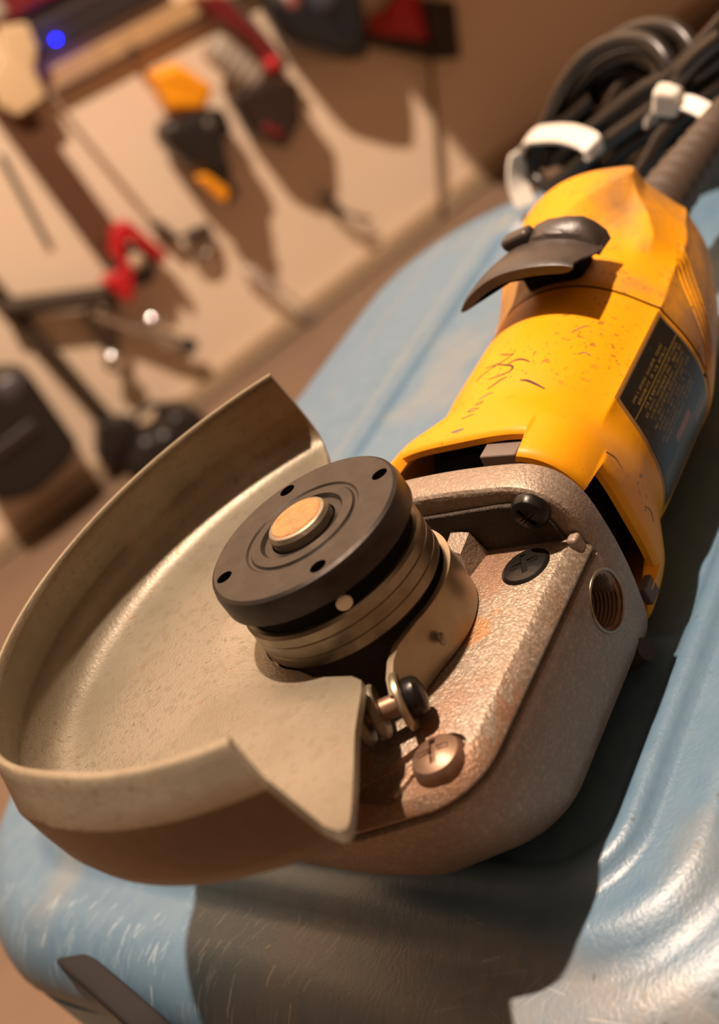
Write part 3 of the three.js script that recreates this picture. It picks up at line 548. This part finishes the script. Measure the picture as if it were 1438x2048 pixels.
// strain relief and the hank of power cord behind the tool
{
  const rel = []; for (let k = 0; k <= 24; k++) { const t = k / 24, r = lerp(10.5, 6.2, t) - (k % 2 && k < 20 ? 0.9 : 0); rel.push([r, t * 78]); }
  const rg = lathe([[0, 0], ...rel, [0, 78]], 40); rg.rotateX(-Math.PI / 2); rg.rotateY(-0.14); rg.translate(-7, -45, -173); gp('strain_relief', rg, M.relief, grinder, 'brown ribbed cord strain relief');
  const k = 1.2, C = [178.357, 109.522, 150.962], S = (L) => L.map((p) => p.map((c, i) => C[i] + k * (c - C[i])));
  const S1 = S([[34.9, -8.4, -200], [21.7, -12.9, -202], [9.3, -17.1, -205], [-5.6, -21.7, -208], [-22.1, -26.9, -212], [-38.1, -33, -216], [-50.4, -36.5, -220], [-55.5, -32.7, -224], [-52.3, -26, -226], [-44.8, -22, -228], [-35.7, -19.7, -228], [-23.4, -15.8, -226]]);
  const S2 = S([[-52.5, -25.3, -230], [-43.4, -17.9, -230], [-32, -8.9, -228], [-18.5, -2.4, -226], [-4.7, -0.8, -222], [6.2, -3.7, -216], [10.9, -9.5, -210], [10, -17.9, -206], [12.4, -25.4, -204]]);
  const S3 = S([[-55.4, -34, -233], [-43.7, -22.9, -234], [-33.3, -14.4, -234], [-18.8, -8.4, -231], [-6.1, -7.6, -227], [2.9, -10.6, -220], [5.6, -16, -212], [5.8, -20.8, -208]]);
  const S4 = S([[-46.8, -30.9, -226], [-30.4, -24.9, -222], [-14.6, -19.2, -217], [0, -14.3, -212], [11.5, -12, -208], [24.1, -6.1, -204], [37.2, 0.6, -200]]);
  const S5 = S([[-50.3, -37.6, -236], [-38.5, -25.2, -238], [-26.3, -16.5, -238], [-12.6, -14.2, -234], [-4.1, -17, -226], [-0.8, -22.9, -218]]);
  const S6 = S([[-9, -35, -186], [2.6, -27.6, -190], [7.7, -23.4, -193], [13.7, -20.6, -196], [20.1, -19.2, -198], [30.7, -16, -198]]);
  const S7 = S([[6, -21, -206], [11.1, -17, -202], [17.9, -10.4, -200], [25.4, -6.5, -199], [34.5, -3.5, -198]]);
  const off = (L, x, y, z) => L.map((p) => [p[0] + x, p[1] + y, p[2] + z]);
  const strands = [S1, S2, S3, S4, S5, S6, S7, off(S4, 2, -7, -5), off(S5, 6, -6, -8), off(S1, 8, -8, -12), off(S3, 3, 2, -8), off(S2, 7, -1, -7), off(S4, -4, -13, -12), off(S5, 12, -16, -14), off(S1, 14, -15, -20), off(S5, 24, -8, -20)].map((L) => tube(L, 3.3, 70, 12).toNonIndexed());
  strands.push(tube([[3.6, -43, -266], [2, -46, -282], [-14, -54, -300], [-55, -62, -306], [-92, -60, -306]], 3.3, 40, 12).toNonIndexed());
  gp('power_cord', mergeGeometries(strands), M.rubber, grinder, 'black power cord folded into a hank');
  const strip = (L, w, t) => { const c = new THREE.CatmullRomCurve3(L.map((p) => V(...p))), n = 40, fr = c.computeFrenetFrames(n), rr = []; const side = V(0.55, 0.25, -0.8).normalize(); for (let i = 0; i <= n; i++) { const p = c.getPoint(i / n), tg = fr.tangents[i], b = side.clone().addScaledVector(tg, -side.dot(tg)).normalize(), nn = tg.clone().cross(b); rr.push([[-1, -1], [1, -1], [1, 1], [-1, 1]].map(([a, d]) => { const q = p.clone().addScaledVector(b, a * w / 2).addScaledVector(nn, d * t / 2); return [q.x, q.y, q.z]; })); } return loft(rr, { crease: 30 }); };
  const lift = (g) => mm(g, UP);
  const t1 = thing('cable_tie', 'white cable tie looped round the left end of the cord hank', 'cable tie', V(0, LID, 0));
  mesh('strap', lift(strip(S([[-57.8, -38.3, -214], [-59.1, -31.8, -218], [-57, -25, -222], [-52.4, -21, -226], [-40.4, -19.7, -220], [-28.1, -20.5, -212], [-20.7, -23.4, -206], [-22, -26.6, -206]]), 8.5, 1.6)), M.tie, t1);
  const t2 = thing('cable_tie', 'white cable tie with a square knot head and long tail on the cord', 'cable tie', V(0, LID, 0));
  const hd = box(9.5, 10, 8.5, 2.2); hd.rotateZ(-0.5); hd.translate(...S([[12.4, -14.6, -196.5]])[0]); mesh('head', lift(hd), M.tie, t2);
  mesh('strap', lift(strip(S([[3.7, -20.5, -198], [5.2, -17.6, -198], [8.6, -15.4, -198], [12.7, -14.4, -198]]), 6, 1.4)), M.tie, t2);
  mesh('tail', lift(strip(S([[13.4, -14.9, -197], [20.2, -18.2, -194], [25.4, -21.2, -190], [28.4, -24.5, -188], [30, -28, -186]]), 6, 1.4)), M.tie, t2);
}

// ---------------------------------------------------------------- things on and against the back wall
const wall = (name, label, cat, s, t, o = 0) => thing(name, label, cat, wp(s / 1000, t / 1000, o / 1000), TURN);
const put = (name, g, m, parent, label) => mesh(name, mm(g), m, parent, label);
const plate = (pts, z0, z1, bevel = 3, n = 5) => { const g = extrude(roundPoly(pts, n), z1 - z0, bevel); g.translate(0, 0, z0); return g; };
const rod = (a, b, r) => tube([a, [(a[0] + b[0]) / 2, (a[1] + b[1]) / 2, (a[2] + b[2]) / 2], b], r, 12, 14);
{
  const w = wall('wooden_plank', 'dark brown wooden plank fixed upright to the wall left of the hanging wire', 'plank', -113, 236);
  put('board', move(box(38, 225, 20, 1.5), 0, 112, 11), M.woodDark, w);
}
{
  const w = wall('wall_shelf', 'tan wooden wall shelf sloping above the orange and black drill', 'shelf', -95, 418); w.rotation.set(0, TURN, 0);
  const board = box(440, 24, 13, 2); board.translate(220, -2, 6.5); board.rotateZ(-0.131); put('board', board, M.woodTan, w);
  const lip = box(440, 5, 3, 1); lip.translate(220, -15, 14); lip.rotateZ(-0.131); put('lip', lip, M.toolBrown, w);
}
{
  const w = wall('wood_block', 'pale wooden bracket block at the left end of the wall shelf', 'wood block', -83, 408, 4);
  put('block', plate([[-30, -6, 3], [8, -6, 3], [14, 24, 3], [32, 40, 3], [38, 66, 3], [10, 80, 3], [-6, 52, 3], [-34, 44, 3], [-40, 14, 3]], 0, 34, 3), M.woodPale, w);
}
{
  const w = wall('radio_charger', 'long black charger box with a blue light on the wall shelf', 'charger', -60, 424, 4);
  const b = box(170, 46, 15, 5); b.translate(85, 34, 7.5); b.rotateZ(-0.131); put('case', b, plain(0.030, 0.022, 0.020, 0.45), w);
  const l = box(160, 4, 17, 1.5); l.translate(85, 44, 8); l.rotateZ(-0.131); put('trim_line', l, plain(0.06, 0.045, 0.038, 0.4), w);
  const led = new THREE.CylinderGeometry(2.6, 2.6, 2.4, 20); led.rotateX(Math.PI / 2); led.translate(33, 19, 15.5); put('led', led, std({ color: 0x0a0aff, emissive: new THREE.Color().setRGB(0.0, 0.004, 1.0), emissiveIntensity: 60 }), w, 'glowing blue light');
  const p = new THREE.PointLight(new THREE.Color().setRGB(0.02, 0.05, 1), 0.004, 0, 2); p.position.copy(wp((-60 + 33) / 1000, (424 + 19) / 1000, 0.004 + 0.022)); p.name = 'led_light'; scene.add(p);
}
{
  const w = wall('red_case', 'dark red plastic case standing behind the black charger box', 'case', -40, 470, 3); const b = box(120, 44, 24, 6); b.translate(20, 34, 12); b.rotateZ(-0.13); put('case', b, M.darkRed, w);
  const c = box(24, 22, 6, 4); c.translate(-26, 34, 26); put('clasp', c, M.greyClear, w);
}
{
  const w = wall('hanging_wire', 'thin pale wire hanging straight down the wall beside the brown plank', 'wire', -60, 205, 8);
  put('wire', tube([[-6, 200, 6], [-4, 150, 5], [0, 90, 7], [4, 40, 6], [6, 4, 5]], 2.2, 50, 10), plain(0.45, 0.33, 0.22, 0.5), w);
}
{
  const w = wall('steel_rule', 'dark thin steel rule hanging at the far left of the wall', 'ruler', -170, 268, 4);
  const b = box(8, 112, 2, 0.6); b.translate(0, 56, 1); b.rotateZ(-0.16); put('blade', b, M.greySteel, w);
}
{
  const w = wall('cordless_drill', 'orange and black cordless drill hanging from the shelf', 'drill', 40, 198, 10);
  put('hook', tube([[-6, 176, 10], [-4, 190, 6], [6, 186, 22]], 3, 20, 10), M.toolBrown, w);
  put('body', plate([[-14, 118, 6], [-8, 162, 6], [24, 156, 6], [44, 110, 6], [20, 96, 8]], 8, 60, 9), M.orange, w, 'orange motor body');
  put('chuck', plate([[-40, 98, 10], [-26, 112, 8], [22, 98, 10], [40, 86, 8], [34, 58, 8], [12, 58, 8], [8, 20, 8], [-12, 30, 8], [-34, 64, 10]], 4, 66, 12), M.tool, w, 'black grip');
  const k = new THREE.SphereGeometry(9, 20, 14); k.translate(14, 82, 60); put('dial', k, plain(0.10, 0.08, 0.07, 0.35), w);
  put('battery_strip', plate([[-34, 44, 3], [-22, 42, 3], [-10, 10, 3], [-24, 2, 3]], 50, 74, 3), M.orange, w, 'orange strip on the battery');
  put('battery', plate([[-26, 38, 4], [2, 30, 4], [2, -2, 5], [-18, -6, 4]], 6, 60, 5), M.tool, w);
}
{
  const w = wall('caulking_gun', 'dark red caulking gun with a grey clear tube hanging beside the drill', 'caulking gun', 130, 205, 8);
  put('frame', plate([[-2, 190, 3], [24, 178, 3], [44, 96, 4], [40, 62, 4], [26, 70, 4], [24, 120, 4], [4, 160, 4]], 6, 40, 4), M.darkRed, w, 'dark red frame');
  const c = lathe([[0, 0], [16, 0], [18, 4], [18, 62], [15, 68], [0, 68]], 32); c.rotateZ(0.32); c.translate(4, 78, 36); put('cartridge', c, M.greyClear, w, 'grey ribbed tube');
  for (let i = 0; i < 4; i++) { const t = new THREE.TorusGeometry(18.2, 1.4, 8, 32); t.rotateX(Math.PI / 2); t.translate(0, 14 + i * 12, 0); t.rotateZ(0.32); t.translate(4, 78, 36); put('ring', t, plain(0.30, 0.25, 0.20, 0.4), w); }
  put('rod', rod([34, 170, 24], [48, 70, 26], 5), M.greySteel, w);
  const kn = new THREE.SphereGeometry(10, 20, 14); kn.translate(30, 84, 44); put('knob', kn, M.red, w);
  put('trigger', plate([[-30, 84, 8], [14, 74, 8], [44, 52, 8], [20, 12, 6], [-12, -2, 6], [-34, 34, 8]], 6, 58, 8), plain(0.03, 0.016, 0.013, 0.4), w, 'dark trigger grip');
  const t2 = box(10, 26, 8, 3); t2.rotateZ(0.5); t2.translate(-16, 26, 58); put('trigger_pad', t2, M.darkRed, w);
}
{
  const w = wall('black_sander', 'round black and blue power sander hanging at the top of the wall', 'sander', 235, 250, 6);
  put('body', plate([[-48, 96, 14], [-10, 116, 14], [40, 112, 14], [62, 70, 14], [40, 20, 10], [18, -12, 10], [-10, 4, 12], [-46, 46, 16]], 6, 84, 18, 7), M.toolBlue, w);
  const a = new THREE.SphereGeometry(20, 24, 16); a.scale(1, 1, 0.5); a.translate(8, 72, 82); put('cap', a, plain(0.05, 0.06, 0.08, 0.3), w);
  const b = new THREE.SphereGeometry(11, 20, 12); b.scale(1, 1, 0.5); b.translate(-26, 86, 80); put('switch', b, plain(0.25, 0.09, 0.08, 0.4), w);
  put('grip', plate([[10, 30, 8], [34, 24, 8], [26, -16, 8], [2, -8, 8]], 20, 70, 8), M.tool, w);
}
{
  const w = wall('framing_square', 'red square panel in a black frame hanging by one corner', 'frame', 340, 205, 6);
  put('panel', plate([[-52, 40, 2], [-34, 58, 2], [-6, 40, 2], [8, 62, 2], [32, 40, 2], [16, -12, 2]], 6, 20, 2), M.red, w, 'red panel');
  put('frame', plate([[-60, 34, 3], [-54, 44, 3], [10, -14, 1], [26, 40, 2], [62, 14, 3], [34, -46, 3], [6, -30, 2]], 2, 30, 3), M.toolBrown.clone(), w, 'black frame').material.color.setRGB(0.03, 0.02, 0.013);
  put('cord', tube([[4, -30, 10], [-14, -70, 6], [-40, -120, 6], [-84, -196, 10]], 3, 50, 10), plain(0.16, 0.10, 0.06, 0.5), w, 'brown cord trailing down');
}
{
  const w = wall('red_clamp', 'red hand clamp with black jaws hanging on the wall below the plank', 'clamp', -108, 160, 10);
  put('frame', plate([[-42, 46, 4], [-14, 44, 4], [-12, 66, 4], [8, 88, 6], [26, 84, 6], [40, 26, 4], [30, 18, 4], [14, 66, 6], [0, 60, 6], [-2, 34, 6], [-20, 10, 4], [-30, 4, 4]], 10, 40, 4), M.red, w, 'red frame');
  put('jaw', plate([[-22, 54, 4], [10, 62, 5], [30, 36, 5], [12, 8, 5], [-16, 14, 5]], 0, 32, 5), M.tool, w, 'black jaw');
  const k = new THREE.SphereGeometry(11, 20, 14); k.translate(6, 40, 34); put('knob', k, plain(0.50, 0.36, 0.24, 0.35), w);
  put('handle', rod([-34, 20, 18], [-150, 84, 14], 12), M.toolBrown, w, 'brown handle');
  put('leg', rod([-30, 40, 18], [-82, -40, 12], 7), M.toolBrown, w);
}
{
  const w = wall('chrome_wrench', 'shiny chrome wrench with a black tip leaning below the red clamp', 'wrench', -140, 68, 14);
  put('shaft', rod([-38, 112, 10], [26, 18, 16], 8), M.chrome, w, 'chrome shaft');
  const k = new THREE.SphereGeometry(9.5, 32, 24); k.scale(1.6, 1.6, 0.9); k.translate(14, 56, 20); put('boss', k, M.chrome, w);
  const e = new THREE.SphereGeometry(11, 20, 14); e.translate(31, 10, 16); put('tip', e, M.tool, w, 'black tip');
  const k2 = new THREE.SphereGeometry(9.5, 24, 16); k2.scale(1.5, 1.5, 0.9); k2.translate(-52, 50, 18); put('boss', k2, M.chrome, w);
  put('arm', rod([-44, 118, 10], [-50, 56, 14], 6), M.toolBrown, w);
}
{
  const w = wall('bar_clamp', 'long dark bar clamp hanging down to the floor at the left of the wall', 'bar clamp', -244, 40, 8);
  put('bar', plate([[-18, 260, 2], [2, 260, 2], [12, 14, 2], [-6, 14, 2]], 4, 14, 2), M.toolBrown, w, 'dark steel bar');
  put('head', plate([[-8, 36, 5], [28, 12, 5], [22, -10, 5], [-26, -18, 5], [-38, -6, 5]], 0, 46, 6), M.tool, w, 'black clamp head');
}
{
  const w = wall('tool_battery', 'big black battery pack hanging at the left edge of the wall', 'battery', -330, 62, 8);
  put('pack', plate([[-70, 20, 10], [-60, 120, 10], [26, 138, 10], [50, 118, 8], [44, 20, 8], [22, 8, 8], [-30, 2, 8]], 4, 92, 12, 6), M.tool, w);
  const c = new THREE.SphereGeometry(24, 24, 16); c.scale(1, 0.7, 0.4); c.translate(22, 118, 84); put('latch', c, plain(0.07, 0.06, 0.065, 0.35), w);
  const l = box(60, 16, 8, 3); l.translate(-10, 72, 94); put('rib', l, plain(0.03, 0.022, 0.022, 0.4), w);
}
{
  const w = wall('black_tool_bag', 'low lumpy black tool bag on the floor against the wall', 'bag', -205, 0, 10);
  put('bag', plate([[-60, 0, 6], [-52, 24, 8], [-20, 40, 8], [4, 30, 6], [26, 42, 8], [52, 30, 10], [58, 0, 6]], 2, 80, 12, 6), M.tool, w);
  put('handle', tube([[-22, 36, 40], [-8, 52, 40], [18, 52, 40], [30, 38, 40]], 4, 30, 10), M.tool, w);
}
{
  const w = wall('pliers', 'small dark pliers hanging on the wall right of the red clamp', 'pliers', -35, 178, 6);
  put('jaw', plate([[-28, 44, 3], [-14, 40, 3], [-4, 8, 3], [-16, 4, 4]], 4, 16, 2), M.toolBrown, w);
  const t = new THREE.TorusGeometry(13, 5, 10, 28); t.translate(10, -14, 12); put('ring', t, M.greySteel, w);
  put('handle', plate([[-4, 10, 3], [10, 8, 3], [34, 2, 4], [30, -12, 4], [4, -6, 4]], 3, 18, 3), M.toolBrown, w);
}
{
  const w = wall('marker_brush', 'black tipped clear handled brush stuck on the wall above the lid', 'brush', 140, 46, 8);
  put('tip', plate([[-8, 80, 3], [2, 76, 3], [10, 46, 3], [2, 40, 3]], 3, 18, 3), M.tool, w, 'black tip');
  put('handle', rod([6, 42, 9], [22, 0, 8], 7), M.clear, w, 'clear handle');
  put('stem', rod([10, 40, 9], [34, 14, 8], 2.5), M.tool, w);
}
{
  const w = wall('clear_rod', 'clear plastic rod leaning against the wall near the floor', 'rod', 20, 6, 10);
  put('rod', rod([-16, 104, 8], [18, 2, 14], 8), M.clear, w);
}
{
  const w = wall('upper_shelf', 'wide dark wooden shelf high on the right of the wall', 'shelf', 240, 470, 0);
  put('board', move(box(1100, 26, 330, 3), 560, 13, 165), M.woodTan, w);
  for (const x of [60, 1000]) put('bracket', plate([[x, 0, 1], [x + 24, 0, 1], [x + 24, -40, 1], [x, -40, 1]], 0, 30, 1), M.woodTan, w);
}
renderer.render(scene, camera);
